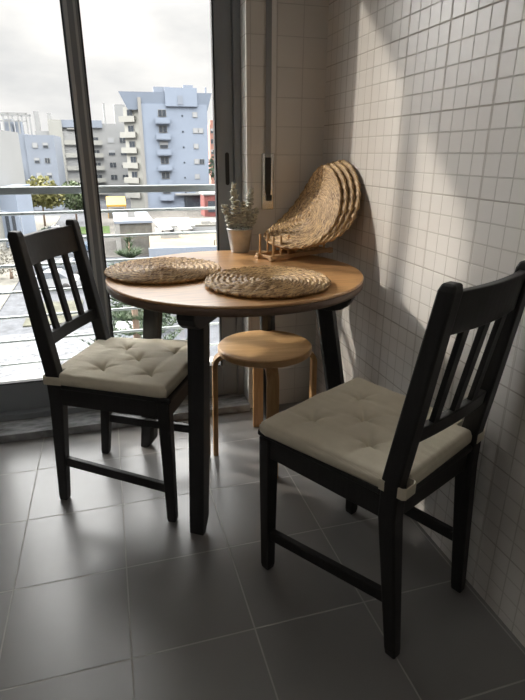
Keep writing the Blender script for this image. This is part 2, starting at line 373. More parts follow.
def make_cushion(label, loc, rz, seed):
    t = thing('seat_cushion', label, 'cushion', loc, rz, group='chair cushions')
    tufts = [(-.092, .128), (.100, .120), (.0, .036), (-.090, -.045), (.092, -.045)]
    n = 140; bm = bmesh.new(); grid = {}
    th = .036
    def outline(a, b):       # a,b in -1..1
        yb = -.186+(b+1)/2*(.214+.186); hw = (.178+(b+1)/2*.030) if yb > -.146 else .141
        k = 1-.018*(abs(a)**2)*(1 if b > 0 else .5)
        rr = max(0, abs(a)-.9)/.1; rb = max(0, abs(b)-.9)/.1
        cut = 1-.03*(rr*rb)
        return a*hw*cut, (yb*k if b > 0 else yb)
    for i in range(n+1):
        for j in range(n+1):
            a = -1+2*i/n; b = -1+2*j/n
            x, y = outline(a, b)
            ex = min(1-abs(a), 1-abs(b)); e = min(1, ex/.07)
            rnd = math.sqrt(max(0, 1-(1-e)**2))
            z = th-.012+.012*rnd+.005*(1-a*a)*(1-b*b)
            for tx, ty in tufts:
                dx, dy = x-tx, y-ty; d = math.hypot(dx, dy); ang = math.atan2(dy, dx)
                star = .55+.45*abs(math.cos(ang*2.5+seed+tx*30))**3
                off = math.acos(min(1, abs(math.cos(ang*2.5+seed+tx*30))))/2.5
                z -= .0055*math.exp(-(d*math.sin(off)/.0030)**2)*math.exp(-d/.020)
                z -= .008*math.exp(-(d/(.010))**2)+.021*math.exp(-d/(.007+.024*star*star))
            z += .0030*noise.noise(Vector((x*12+seed, y*20, seed)))+.0008*noise.noise(Vector((x*60, y*18, seed+3)))
            grid[i, j] = bm.verts.new((x, y, z))
    for i in range(n):
        for j in range(n):
            bm.faces.new((grid[i, j], grid[i+1, j], grid[i+1, j+1], grid[i, j+1])).smooth = True
    rim = [(i, 0) for i in range(n)]+[(n, j) for j in range(n)]+[(i, n) for i in range(n, 0, -1)]+[(0, j) for j in range(n, 0, -1)]
    prev = [grid[k] for k in rim]
    cx, cy = 0, .03
    for z, sc in ((.022, 1.008), (.014, 1.010), (.005, 1.006), (0, .995)):
        cur = [bm.verts.new((cx+(grid[k].co.x-cx)*sc, cy+(grid[k].co.y-cy)*sc, z)) for k in rim]
        for q in range(len(rim)):
            p = (q+1) % len(rim); bm.faces.new((prev[q], cur[q], cur[p], prev[p])).smooth = True
        prev = cur
    bm.faces.new(prev[::-1])
    mb = MB(); mb.bm.free(); mb.bm = bm
    pad = mb.build('pad', m_fabric, t)
    # piping along the lower seam
    k = .985
    for tx, ty in tufts:
        MB().lathe([(.0005, -.001), (.0035, -.0008), (.0045, .0005), (.003, .002), (.0005, .0024)], 12, (tx, ty, th-.026)).build('button', m_fabric, pad)
    for s in (-1, 1):
        cx, cy = s*.162, -.170; mb = MB(); pts = []
        A = .0245; B = .030
        path = [(-A, B+.004), (-A, -B+.006), (-A+.006, -B), (A-.006, -B), (A, -B+.006), (A, B+.004)]
        inner = [(x*.90, y*.90) for x, y in path]
        rings = []
        for (x, y), (xi, yi) in zip(path, inner):
            rings.append([(cx+x, cy+y, .000), (cx+x, cy+y, .027), (cx+xi, cy+yi, .027), (cx+xi, cy+yi, .000)])
        mb.loft(rings).build('tie', m_fabric, t, bevel=.001)
    return t
chair = make_chair('black-brown slat-back wooden chair in the foreground, nearest the tiled wall')
RP, RR = Vector((-.269, -1.077, 0)), math.radians(25.2)
LP, LR = Vector((-.8475, -.4445, 0)), math.radians(-117.27)
chair.location = RP; chair.rotation_euler.z = RR
c2 = copy_tree(chair); c2.location = LP; c2.rotation_euler.z = LR
c2['label'] = 'black-brown slat-back wooden chair in front of the window, tucked at the left of the table'
make_cushion('beige tufted seat cushion on the chair nearest the tiled wall', RP+Vector((0, 0, .447)), RR+.045, 1.3)
make_cushion('beige tufted seat cushion on the chair by the window', LP+Vector((0, 0, .447)), LR, 5.1)

# ------------------------------------------------------------------ round table
TC = Vector((-.480, -.462, 0))
t = thing('round_table', 'round wooden dining table with warm brown top and splayed black legs', 'table', TC)
R = .415
mb = MB(); mb.lathe([(R-.020, .716), (R-.004, .720), (R-.001, .726), (R-.001, .740), (R-.004, .7415)], 128); mb.build('table_edge', m_edge, t)
mb = MB(); mb.lathe([(R-.0045, .7415), (R-.002, .7425), (R-.001, .7462), (R-.0035, .7495), (R-.006, .750)], 128, smooth=False); tt = mb.build('tabletop', m_top, t)
angs = [-123.5, 141, 55, -34]; FOOT = [.364, .402, .38, .415]; TOPR = [.305, .325, .31, .300]
for a0, a1 in ((angs[0], angs[2]), (angs[1], angs[3])):
    mb = MB(); aa = math.radians(a0); d = Vector((math.cos(aa), math.sin(aa), 0)); q = Vector((-d.y, d.x, 0))
    hw = .026; prof = [(-.395, .716), (-.395, .700), (-.385, .682), (-.365, .668), (-.34, .662), (.34, .662), (.365, .668), (.385, .682), (.395, .700), (.395, .716)]
    mb.loft([[d*x-q*hw+Vector((0, 0, z)) for x, z in prof], [d*x+q*hw+Vector((0, 0, z)) for x, z in prof]]).build('cross_brace', m_tblack, t, bevel=.004)
for a, rb, rt in zip(angs, FOOT, TOPR):
    aa = math.radians(a); d = Vector((math.cos(aa), math.sin(aa), 0)); q = Vector((-d.y, d.x, 0)); rings = []
    for z, wd, dp in ((0, .046, .030), (.045, .048, .056), (.20, .048, .057), (.45, .050, .058), (.664, .050, .058)):
        ro = rb+.028+(rt-rb)*z/.664; c = d*(ro-dp/2); a_, b_ = wd/2, dp/2; k = .012
        ring = [c-q*(a_-k)-d*b_, c-q*a_-d*(b_-k), c-q*a_+d*b_, c+q*a_+d*b_, c+q*a_-d*(b_-k), c+q*(a_-k)-d*b_]
        rings.append([p+Vector((0, 0, z)) for p in ring])
    MB().loft(rings).build('leg', m_tblack, t, bevel=.002)

# ------------------------------------------------------------------ woven placemats
RM = .187
def mat_mesh(warp=None, seed=0, RM=.187):
    rings, na, pitch = 72, 320, .0175
    bm = bmesh.new(); uvl = bm.loops.layers.uv.new('braid'); V = []; UV = {}
    th = .0085
    def surf(rr, a, side):
        turns = a/(2*PI); q = rr/pitch-turns; ringi = math.floor(q); fr = q-ringi
        rw = math.sin(PI*fr)**.6
        arc = (ringi+turns)*pitch*a if False else a*max(rr, .01)
        ph = arc/.019*PI
        chev = math.sin(ph+ (fr-.5)*5*(1 if fr > .5 else -1))
        h = th*.5+.0022*rw+.0036*chev*rw+.0007*noise.noise(Vector((rr*90, a*9, seed)))
        return h*side, (q*3+chev*.4, arc/.007+abs(fr-.5)*3)
    for side in (1, -1):
        G = []
        for i in range(rings+1):
            rr = RM*(i/rings); row = []
            for j in range(na):
                a = 2*PI*j/na; h, uv = surf(rr, a, side)
                ed = max(0, (rr-RM+.008)/.008); h *= math.sqrt(max(0.02, 1-ed*ed))
                r2_ = rr*(1+.007*math.sin(a*31)*(i/rings)**12)
                p = Vector((r2_*math.cos(a), r2_*math.sin(a), h))
                if warp: p = warp(p)
                v = bm.verts.new(p); UV[v] = uv; row.append(v)
            G.append(row)
        V.append(G)
        for i in range(rings):
            for j in range(na):
                k = (j+1) % na; fc = (G[i][j], G[i+1][j], G[i+1][k], G[i][k])
                bm.faces.new(fc if side > 0 else fc[::-1]).smooth = True
    A, B = V[0][-1], V[1][-1]
    for j in range(na):
        k = (j+1) % na; bm.faces.new((A[j], B[j], B[k], A[k])).smooth = True
    for fc in bm.faces:
        for l in fc.loops: l[uvl].uv = UV[l.vert]
    bmesh.ops.remove_doubles(bm, verts=bm.verts, dist=1e-5)
    me = bpy.data.meshes.new('woven_placemat'); bm.to_mesh(me); bm.free(); me.materials.append(m_straw)
    return me
flat = mat_mesh()
for (x, y, rz, lb) in ((-.709, -.406, .4, 'round woven straw placemat lying flat on the table, at the left by the window'),
                       (-.428, -.652, 2.1, 'round woven straw placemat lying flat on the table, nearest the front edge')):
    o = bpy.data.objects.new('woven_placemat', flat); COL.objects.link(o); o.location = (x, y, .7592); o.rotation_euler.z = rz
    tag(o, lb, 'placemat', 'placemats laid on the tabletop')
# leaning stack: sagging discs running from the rack up to the right wall
TH0, TH1 = math.radians(2.5), math.radians(95)
RL = .197
SEG = 60; PATH = []
def path_build():
    x = z = 0; pts = [(0, 0)]
    for i in range(SEG):
        k = (i+.5)/SEG; th = TH0+(TH1-TH0)*k**1.0; ds = 2*RL/SEG; x += math.cos(th)*ds; z += math.sin(th)*ds; pts.append((x, z))
    return pts
PATH = path_build()
def warp_for(x0, z0, yc, extra):
    def wfun(p):
        s = (p.x+RL)/(2*RL); s = max(-.02, min(1.02, s)); fi = max(0, min(SEG-1, int(s*SEG))); fr = s*SEG-fi
        x = PATH[fi][0]+(PATH[fi+1][0]-PATH[fi][0])*fr; z = PATH[fi][1]+(PATH[fi+1][1]-PATH[fi][1])*fr
        th = TH0+(TH1-TH0)*max(0, min(1, s))+extra
        nx, nz = -math.sin(th), math.cos(th)
        yd = p.y
        droop = .12*yd-.20*yd*yd
        return Vector((x0+x+nx*p.z, yc+yd, z0+z+nz*p.z+droop))
    return wfun
names = ['outermost of the leaning stack, its whole face showing', 'second in the leaning stack, just behind the outermost', 'third in the leaning stack, only its rim showing', 'last of the leaning stack, rim against the tiled wall']
for k in range(4):
    ww = warp_for(-.306+.0185*k, .810+.006*k, -.219-.010*k, 0)
    me = mat_mesh(ww, k*3.1, RL)
    o = bpy.data.objects.new('woven_placemat', me); COL.objects.link(o)
    # put the origin at the mat's centre
    c = ww(Vector((0, 0, 0))); me.transform(Matrix.Translation(-c)); o.location = c
    tag(o, 'round woven straw placemat, '+names[k], 'placemat', 'placemats leaning in the corner')

# ------------------------------------------------------------------ wooden rack
ang = math.atan2(.111, .279)
t = thing('plate_rack', 'pale wooden dowel rack standing on the table under the leaning placemats', 'rack', (-.327+.015, -.322, .750), ang)
LEN = .30
for yb in (0, .078):
    MB().box((-.012, yb-.008, .004), (LEN, yb+.008, .020)).build('base_bar', m_rack, t, bevel=.002)
    MB().box((-.014, yb-.010, 0), (.004, yb+.010, .012)).build('foot', m_rack, t, bevel=.002)
    MB().box((LEN-.018, yb-.010, 0), (LEN, yb+.010, .012)).build('foot', m_rack, t, bevel=.002)
    for k in range(8):
        x = .004+k*.036
        if yb == 0 and k > 4: hh = .050
        else: hh = .088
        if yb > 0 and k > 1: hh = .045
        MB().tube([(x, yb, .018), (x, yb, hh)], .0042, 10).build('dowel', m_rack, t, bevel=.001)
for x in (.0, LEN-.012):
    MB().box((x, -.004, .006), (x+.010, .082, .015)).build('cross_bar', m_rack, t, bevel=.001)

# ------------------------------------------------------------------ potted plant
PP = Vector((-.377, -.098, .750))
t = thing('potted_plant', 'small grey-green succulent with two upright stems in a zinc pot by the window', 'potted plant', PP)
mb = MB(); mb.lathe([(.034, 0), (.036, .002), (.0345, .006), (.037, .010), (.049, .086), (.0515, .087), (.052, .091), (.050, .093), (.0475, .092), (.046, .080), (.02, .078)], 40); mb.build('pot', m_zinc, t)
MB().lathe([(.0465, .076), (.0465, .081), (.03, .084), (.002, .085)], 24).build('soil', m_soil, t)
leafs = MB(); rl = random.Random(3)
def leafblob(mb, p, d, size):
    d = d.normalized(); a = d.cross(Vector((0, 0, 1)));
    if a.length < .01: a = Vector((1, 0, 0))
    a.normalize(); b = a.cross(d); n = 6; rings = []
    for k, (t_, rr) in enumerate(((0, .12), (.25, .42), (.6, .5), (.88, .3), (1, .05))):
        rings.append([p+d*size*t_+(a*math.cos(2*PI*i/n)*rr+b*math.sin(2*PI*i/n)*rr*.32)*size for i in range(n)])
    mb.loft(rings, 0, True, True)
for (bx, by, hh, lean, leanb) in ((-.012, .0, .170, (-.010, .0), 0), (.024, .004, .150, (.026, 0), 0), (-.022, .006, .095, (-.038, .004), 0), (.030, -.010, .075, (.034, -.004), 0), (.004, -.006, .10, (.008, -.01), 0)):
    pts = [(bx+lean[0]*k, by+lean[1]*k, .082+hh*k) for k in (0, .33, .66, 1)]
    MB().tube(pts, [.0028, .0025, .002, .0012], 6).build('stem', m_stem, t)
    nl = int(hh*290)
    for i in range(nl):
        k = .10+.92*i/nl; p = Vector((bx+lean[0]*k, by+lean[1]*k, .082+hh*k))
        for q in range(2):
            a = i*2.4+q*PI+rl.uniform(-.4, .4); el = rl.uniform(-.1, .7)+.5*(k > .9)
            leafblob(leafs, p, Vector((math.cos(a)*math.cos(el), math.sin(a)*math.cos(el), math.sin(el))), rl.uniform(.018, .027)*(1.12-.45*k))
leafs.build('foliage', m_leaf, t)

# ------------------------------------------------------------------ stool
SP = Vector((-.352, -.368, 0))
t = thing('round_stool', 'small round birch stool with four bentwood legs, standing under the table', 'stool', SP, math.radians(-8))
mb = MB(); rs = .175
mb.lathe([(rs-.006, .424), (rs, .429), (rs, .445), (rs-.004, .450)], 72, smooth=False); mb.build('seat', m_birch, t, bevel=.002)
for k in range(4):
    a = k*PI/2; d = Vector((math.cos(a), math.sin(a), 0)); q = Vector((-d.y, d.x, 0))
    path = [(.095, .417), (.135, .417)]
    for i in range(7):
        th = i/6*PI/2; path.append((.148+.040*math.sin(th), .377+.040*math.cos(th)))
    path += [(.190, .25), (.1925, .12), (.195, 0)]
    rings = []
    for i, (x, z) in enumerate(path):
        x0, z0 = path[max(i-1, 0)]; x1, z1 = path[min(i+1, len(path)-1)]; tx, tz = x1-x0, z1-z0; l = math.hypot(tx, tz); nx, nz = -tz/l, tx/l
        hw = .0215; ht = .0095
        if i == len(path)-1: nx, nz = 1, 0
        P = lambda sx_, sw: d*(x+nx*sx_)+q*sw+Vector((0, 0, z+nz*sx_))
        rings.append([P(-ht, -hw), P(ht, -hw), P(ht, hw), P(-ht, hw)])
    MB().loft(rings).build('leg', m_birchleg, t, bevel=.002)

# ------------------------------------------------------------------ the town outside
GZ = -9.0
TONE = .66
m_asph = mat('asphalt', (.085, .09, .10), .95, spec=.1, var=.25, vscale=2.5, bump=.3, bscale=4, bdist=.05)
m_pave = mat('concrete_paving', (.10, .095, .088), .9, spec=.1, var=.2, vscale=1.2)
m_grass = mat('grass', (.045, .075, .02), .9, spec=.1, var=.4, vscale=2)
m_blue = mat('pale_blue_render', (.24, .285, .36), .8, var=.05, vscale=.3)
m_blue2 = mat('grey_blue_render', (.22, .25, .30), .8, var=.06, vscale=.3)
m_cream = mat('cream_render', (.32, .32, .295), .8, var=.05, vscale=.3)
m_grey = mat('light_grey_render', (.285, .29, .29), .8, var=.05, vscale=.3)
m_pink = mat('salmon_render', (.31, .15, .115), .8)
m_dglass = mat('dark_window', (.05, .06, .075), .15)
m_blind = mat('white_blind', (.34, .35, .36), .7)
m_white = mat('white_paint', (.28, .275, .26), .5)
m_tan = mat('tan_flat_roof', (.18, .15, .11), .9, spec=.1, var=.12, vscale=.6)
m_stone = mat('pale_stone', (.15, .145, .13), .9, spec=.1, var=.25, vscale=1.2)
m_yel = mat('yellow_canopy', (.42, .24, .02), .6); m_red = mat('red_shopfront', (.17, .04, .035), .6, var=.3, vscale=.8)
struct(MB().box((-160, .5, GZ-.5), (160, 420, GZ)).build('ground', m_asph))
struct(MB().box((-3.0, 54, GZ), (30, 100, GZ+.04)).build('pavement', m_pave))
struct(MB().box((-14, 12, GZ), (-2.2, 30, GZ+.05)).build('gravel_path', mat('blue_grey_gravel', (.125, .131, .142), .95, spec=.15, var=.45, vscale=3.5, bump=.6, bscale=6, bdist=.05)))
struct(MB().box((-24, 31, GZ), (-8.6, 96, GZ+.05)).build('pavement', m_stone))
tag(MB().box((-7.5, 72, GZ), (-.8, 79.5, GZ+.09)).build('grass_verge', m_grass), 'strip of green grass beside the road left of the pale low building', 'grass', kind='stuff')
tag(MB().box((-6.6, 31.5, GZ), (-3.2, 37, GZ+.09)).build('grass_verge', mat('dry_grass', (.085, .086, .066), .9, spec=.1, var=.4, vscale=1.5)), 'patch of dry grass beyond the parked cars, seen through the chair back', 'grass', kind='stuff')

def window_mesh(w_, h_, kind):
    mb = MB(); mb.box((-w_/2, -.10, 0), (w_/2, .0, h_), 0); pn = MB()
    if kind == 'blind': pn.box((-w_/2+.06, -.13, h_*.05), (w_/2-.06, -.10, h_*.95), 1)
    elif kind == 'half': pn.box((-w_/2+.06, -.13, h_*.5), (w_/2-.06, -.10, h_*.95), 1); pn.box((-w_/2+.06, -.12, h_*.05), (w_/2-.06, -.10, h_*.5), 2)
    else: pn.box((-w_/2+.06, -.12, h_*.05), (-.04, -.10, h_*.95), 2); pn.box((.04, -.12, h_*.05), (w_/2-.06, -.10, h_*.95), 2)
    out = []
    for b in (mb, pn):
        o = b.build('window', [m_white, m_blind, m_dglass]); out.append(o.data); bpy.data.objects.remove(o)
    return out
WM = {k: window_mesh(1.5, 1.2, k) for k in ('blind', 'half', 'dark')}
WS = {k: window_mesh(.9, .9, k) for k in ('blind', 'half', 'dark')}
def put(me, name, parent, loc, rz=0):
    o = bpy.data.objects.new(name, me[0]); COL.objects.link(o); o.parent = parent; o.location = loc; o.rotation_euler.z = rz
    c = bpy.data.objects.new('pane', me[1]); COL.objects.link(c); c.parent = o
    return o
rb = random.Random(11)

# light blue tower, local frame: x along the front, front face at y=0, z from the ground
t = thing('apartment_tower', 'pale blue apartment tower with a bright side wall and rooftop parapets', 'building', (6.6, 104, GZ), math.radians(-5))
Wd, Dp, Ht = 12.2, 20, 18.6
MB().box((0, 0, 0), (Wd, Dp, Ht)).build('wall', m_blue, t)
MB().box((-.35, 0-.25, 0), (.25, .4, Ht+1.0)).build('corner_pier', m_white, t)
mb = MB(); mb.hull8([(-2.2, .5, Ht-1), (Wd+.1, .2, Ht-1), (Wd+.1, Dp, Ht-1), (-.4, Dp, Ht-1)], [(-3.6, -.1, Ht+1.9), (Wd+.9, -.4, Ht+1.9), (Wd+.9, Dp, Ht+1.9), (-1.6, Dp, Ht+1.9)]); mb.build('parapet', m_blue, t)
MB().box((2.6, 1, Ht), (5.6, 8, Ht+2.9)).build('stair_head', m_blue2, t)
MB().box((4.6, -.45, Ht-.4), (10.4, 4, Ht+2.7)).build('stair_head', m_blue, t)
MB().box((8.0, 1, Ht+2.7), (9.8, 3, Ht+3.3)).build('chimney', m_blue2, t)
MB().box((12.0, 1, Ht+1.9), (12.3, 1.4, Ht+3.0)).build('chimney', m_blue2, t)
MB().box((6.8, -.55, Ht-.1), (7.8, -.4, Ht+1.4)).build('vent_panel', m_blue2, t)
for fl in range(6):
    z = 2.0+fl*2.72
    put(WM['dark' if fl % 3 else 'half'], 'window', t, (3.9, 0, z+.85))
    mb = MB(); mb.box((2.6, -.9, z-.4), (5.2, 0, z-.25)); mb.box((2.6, -.95, z-.25), (5.2, -.85, z+.65)); mb.box((2.6, -.9, z-.25), (2.68, 0, z+.65)); mb.box((5.12, -.9, z-.25), (5.2, 0, z+.65))
    mb.build('balcony', m_blue, t)
    put(WS['blind'], 'window', t, (9.9, 0, z+.8)); put(WS['dark' if fl == 2 else 'blind'], 'window', t, (10.9, 0, z+.8)) if fl % 2 == 0 else None
    mb = MB(); mb.box((7.4, -.06, z+.9), (7.7, 0, z+1.2)); mb.build('vent', m_dglass, t)
MB().box((5.5, -1.2, 2.6), (12.0, 0, 2.9)).build('canopy', m_grey, t)
MB().box((7.2, -.2, 0), (10.2, 0, 2.4)).build('entrance', m_dglass, t)
# sunlit side wing with balconies, stepping back to the left
mb = MB(); mb.hull8([(-3.2, 3.5, 0), (0, .5, 0), (0, 14, 0), (-3.2, 16, 0)], [(-3.2, 3.5, Ht-.4), (0, .5, Ht-.4), (0, 14, Ht-.4), (-3.2, 16, Ht-.4)]); mb.build('side_wing', m_cream, t)
for fl in range(6):
    z = 2.0+fl*2.72
    mb = MB(); mb.hull8([(-4.1, 3.4, z), (-1.2, .9, z), (-1.0, 1.6, z), (-3.6, 4.0, z)], [(-4.1, 3.4, z+1), (-1.2, .9, z+1), (-1.0, 1.6, z+1), (-3.6, 4.0, z+1)]); mb.build('balcony', m_cream, t)
    put(WM['dark'], 'window', t, (-1.9, 2.25, z+.95), math.radians(-43))

# long grey-white block behind
t = thing('apartment_block', 'long light grey apartment block with chimneys, behind the yellow-green tree', 'building', (-14.2, 128, GZ), math.radians(1))
MB().box((0, 0, 0), (9.5, 14, 14.6)).build('wall', m_grey, t)
MB().box((2.8, -.4, 0), (5.6, 14, 16.9)).build('wall_bay', m_cream, t)
MB().box((5.6, .5, 0), (20.6, 14, 16.3)).build('wall', m_grey, t)
MB().box((5.4, -.2, 15.4), (14.0, 14, 16.9)).build('roof_storey', m_blue2, t)
for x0, x1, z0, z1 in ((0, 1.0, 14, 18.6), (2.7, 3.6, 14, 18.3), (14.6, 15.0, 16, 20.6), (17.0, 19.4, 16, 20.4), (19.7, 20.6, 16, 21.3)):
    MB().box((x0, 2, z0), (x1, 4, z1)).build('chimney', m_grey, t)
mb = MB(); mb.box((6.6, -.5, 15.0), (10.4, .5, 15.25)); mb.build('ledge', m_white, t)
for fl in range(5):
    z = 1.7+fl*2.65
    for x in (1.3, 4.2, 7.2, 9.6, 12.2, 15.6, 18.2):
        put(WM[rb.choice(['dark', 'half', 'blind', 'dark'])], 'window', t, (x, -.4 if 2.8 < x < 5.6 else (0 if x < 2.8 else .5), z))
    for x in (7.2, 12.2):
        mb = MB(); mb.box((x-1.5, -.6, z-.5), (x+1.5, .5, z-.38)); mb.box((x-1.5, -.65, z-.38), (x+1.5, -.55, z+.5)); mb.build('balcony', m_cream, t)

# blue grey block with roof pergola
t = thing('apartment_block', 'blue-grey apartment block with an open rooftop pergola, left of the yellow-green tree', 'building', (-18.6, 108, GZ), math.radians(-2))
MB().box((0, 0, 0), (4.6, 12, 13.4)).build('wall', m_blue2, t)
MB().box((4.6, -.4, 0), (9.6, 12, 13.2)).build('wall', m_blue2, t)
MB().box((2.2, -.6, 0), (3.5, .0, 7.4)).build('stair_shaft', m_cream, t)
mb = MB()
for x in (.6, 2.2, 3.8, 5.2): mb.box((x, 0, 13.3), (x+.25, .25, 16.8)); mb.box((x, 4, 13.3), (x+.25, 4.25, 16.8))
mb.box((.4, 0, 16.5), (5.6, .25, 16.9)); mb.box((.4, 4, 16.5), (5.6, 4.25, 16.9)); mb.box((.6, 0, 15.4), (5.4, .2, 15.6))
mb.build('pergola', m_grey, t)
MB().box((1.4, 1, 13.3), (2.6, 3, 15.8)).build('chimney', m_blue2, t); MB().box((3.1, 1, 13.3), (4.1, 3, 15.6)).build('chimney', m_blue2, t)
for fl in range(4):
    z = 3+fl*2.6
    put(WM[['half', 'dark', 'dark', 'blind'][fl]], 'window', t, (1.2, 0, z))
    put(WS[['half', 'blind', 'half', 'blind'][fl]], 'window', t, (6.2, -.4, z+.2)); put(WS[['dark', 'half', 'dark', 'half'][fl]], 'window', t, (8.0, -.4, z+.2))

# pale block cut by the left edge
t = thing('apartment_block', 'pale tall apartment block cut off by the left edge of the window view', 'building', (-24.9, 62, GZ), math.radians(-6))
MB().box((0, 0, 0), (12.3, 16, 12.6)).build('wall', m_grey, t)
MB().box((8, .2, 12.6), (12.6, 3, 14.2)).build('parapet', m_grey, t)
MB().box((11.4, -.5, 0), (12.6, 2, 14.6)).build('corner_pier', m_cream, t)
MB().box((12.6, 2, 0), (14.4, 9, 6.6)).build('lower_wing', m_blue, t)
for fl in range(4):
    for x in (6.5, 9.8): put(WM['dark' if fl % 2 else 'half'], 'window', t, (x, 0, 1.8+fl*2.7))
for x in (12.95, 13.6): MB().box((x, 1.9, .6), (x+.35, 2.0, 3.6)).build('window', m_dglass, t)
# lamp post
t = thing('street_lamp', 'thin grey street lamp leaning over the road at far left', 'street lamp', (-7.4, 43, GZ))
MB().tube([(0, 0, 0), (0, 0, 5.4), (-.5, 0, 5.75), (-2.0, 0, 6.1)], [.07, .05, .04, .03], 6).build('pole', m_blue2, t)
MB().box((-2.7, -.15, 6.05), (-1.9, .15, 6.2)).build('lamp_head', m_dark, t)

t = thing('apartment_block', 'salmon pink apartment block seen beyond the right side of the pale blue tower', 'building', (28.5, 152, GZ), math.radians(0))
MB().box((0, 0, 0), (5, 8, 17.6)).build('wall', m_pink, t)
MB().box((.4, 1, 17.6), (2, 4, 18.8)).build('roof_room', m_pink, t)
for fl in range(5):
    for x in (.9, 2.4): put(WM['dark' if (fl+int(x)) % 2 else 'half'], 'window', t, (x, 0, 4.6+fl*2.7))

# low buildings in the middle distance
t = thing('low_building', 'low pale stone building with a white edge, left of the tan flat roof', 'building', (-.1, 55, GZ))
MB().box((0, 0, 0), (3.6, 10, 3.3)).build('wall', m_stone, t)
MB().box((-.15, -.15, 0), (.3, 10.1, 3.4)).build('corner_strip', m_white, t)
MB().box((-.2, -.2, 3.3), (3.75, 10.2, 3.55)).build('roof_edge', m_blue2, t)
MB().box((1.3, 3, 3.5), (2.1, 4.2, 4.2)).build('roof_unit', m_white, t)
t = thing('low_building', 'long low building with a tan flat roof and grey-blue parapet', 'building', (2.0, 39, GZ), math.radians(-4))
MB().box((0, 0, 0), (12, 9, 3.0)).build('wall', m_blue2, t)
MB().box((0.0, 0, 3.0), (12, 9, 3.08)).build('roof', m_tan, t)
MB().box((-.1, -.2, 2.6), (12, 0, 3.30)).build('parapet', m_blue2, t)
MB().box((1.0, 6.2, 3.08), (2.6, 7, 3.4)).build('roof_vent', m_white, t)
MB().tube([(5.2, 1.5, 3), (5.2, 1.5, 3.5), (5.5, 1.3, 3.6)], .04, 6).build('pipe', m_dark, t)
t = thing('low_building', 'white single-storey pavilion with dark windows behind the tan flat roof', 'building', (3.9, 52, GZ), math.radians(-3))
MB().box((0, 0, 0), (14, 6, 3.1)).build('wall', m_grey, t)
MB().box((0, -1.0, 3.1), (3.6, 6, 3.4)).build('roof', m_white, t)
MB().box((3.6, 0, 3.1), (14, 6, 3.3)).build('roof', m_stone, t)
for x in (.3, 1.3, 2.3): MB().box((x, -.08, 1.5), (x+.8, 0, 2.7)).build('window', m_dglass, t)
for x, zz in ((4.4, 3.6), (5.6, 3.5), (7.2, 3.8)): MB().box((x, .6, 3.3), (x+.9, 2.0, zz)).build('roof_unit', m_white, t)
MB().box((8, -.08, 1.4), (13, 0, 2.2)).build('window', m_blue2, t)
for x, y, lb in ((4.05, 48.6, 'tilted white roof panel, left of the pair behind the tan roof'), (5.85, 48.4, 'tilted white roof panel, right of the pair behind the tan roof')):
    t = thing('roof_panel', lb, 'roof panel', (x, y, GZ+3.08), math.radians(25), 'tilted white roof panels')
    MB().hull8([(-.65, -.7, .3), (.65, -.7, .3), (.65, .9, 1.1), (-.65, .9, 1.1)], [(-.65, -.72, .36), (.65, -.72, .36), (.65, .88, 1.16), (-.65, .88, 1.16)]).build('panel', m_white, t)
    MB().box((-.5, -.5, -.0), (-.4, .7, .45)).box((.4, -.5, 0), (.5, .7, .45)).build('stand', m_grey, t)
t = thing('market_stall', 'yellow canopy stall beside the foot of the pale blue tower', 'stall', (-.8, 90, GZ))
MB().box((0, 0, 0), (2.9, 2.5, 1.5)).build('counter', m_stone, t)
MB().hull8([(-.1, -.6, 1.9), (3.0, -.6, 1.9), (3.0, 2.6, 2.9), (-.1, 2.6, 2.9)], [(-.1, -.6, 2.2), (3.0, -.6, 2.2), (3.0, 2.6, 3.3), (-.1, 2.6, 3.3)]).build('canopy', m_yel, t)
for x in (0, 2.8): MB().box((x, -.4, 0), (x+.1, -.3, 2.0)).build('post', m_yel, t)
t = thing('shop_building', 'low red shopfront at the right foot of the pale blue tower', 'building', (15.0, 88, GZ))
MB().box((0, 0, 0), (8, 4, 3.6)).build('wall', m_red, t); MB().box((-.2, -.3, 3.6), (8.2, 4, 3.9)).build('roof', m_grey, t)
for x in (.6, 2.6): MB().box((x, -.1, .8), (x+1.2, 0, 2.6)).build('window', m_dglass, t)

# trees and bushes
def tree(name, label, loc, blobs, n, size, m, trunk_h=0, group=None, seed=1):
    rr = random.Random(seed); t = thing(name, label, 'tree', loc, group=group); mb = MB()
    for i in range(n):
        bx, by, bz, br, bh = rr.choice(blobs)
        v = Vector((rr.gauss(0, 1), rr.gauss(0, 1), rr.gauss(0, 1))).normalized()*(rr.random()**.4)
        p = Vector((bx+v.x*br, by+v.y*br, bz+v.z*bh))
        a = Vector((rr.gauss(0, 1), rr.gauss(0, 1), rr.gauss(0, 1))).normalized(); b = a.cross(Vector((rr.gauss(0, 1), rr.gauss(0, 1), rr.gauss(0, 1)))).normalized()
        s = size*rr.uniform(.6, 1.3)
        vs_ = [mb.bm.verts.new(p+a*s*ca+b*s*cb) for ca, cb in ((-.5, 0), (0, -.35), (.5, 0), (0, .35))]
        mb.bm.faces.new(vs_)
    mb.build('crown', m, t)
    if trunk_h: MB().tube([(0, 0, 0), (.05, 0, trunk_h*.6), (0, .05, trunk_h)], [.16, .12, .06], 8).build('trunk', m_stem, t)
    return t
m_tyel = mat('yellow_green_foliage', (.16, .155, .045), .8, var=.45, vscale=.8)
m_tgrn = mat('mid_green_foliage', (.07, .10, .04), .8, var=.4, vscale=.8)
m_tdrk = mat('dark_green_foliage', (.028, .05, .026), .8, var=.4, vscale=.8)
m_pine = mat('pine_needles', (.055, .09, .04), .7, var=.4, vscale=4)
tree('broadleaf_tree', 'autumn yellow-green tree standing behind the chair, left of the window mullion', (-9.9, 82, GZ), [(0, 0, 5.0, 2.6, 2.2), (-2.0, 0, 4.2, 2.2, 1.6), (1.2, 0, 4.3, 2.0, 1.8)], 2600, .55, m_tyel, 4.2, seed=3)
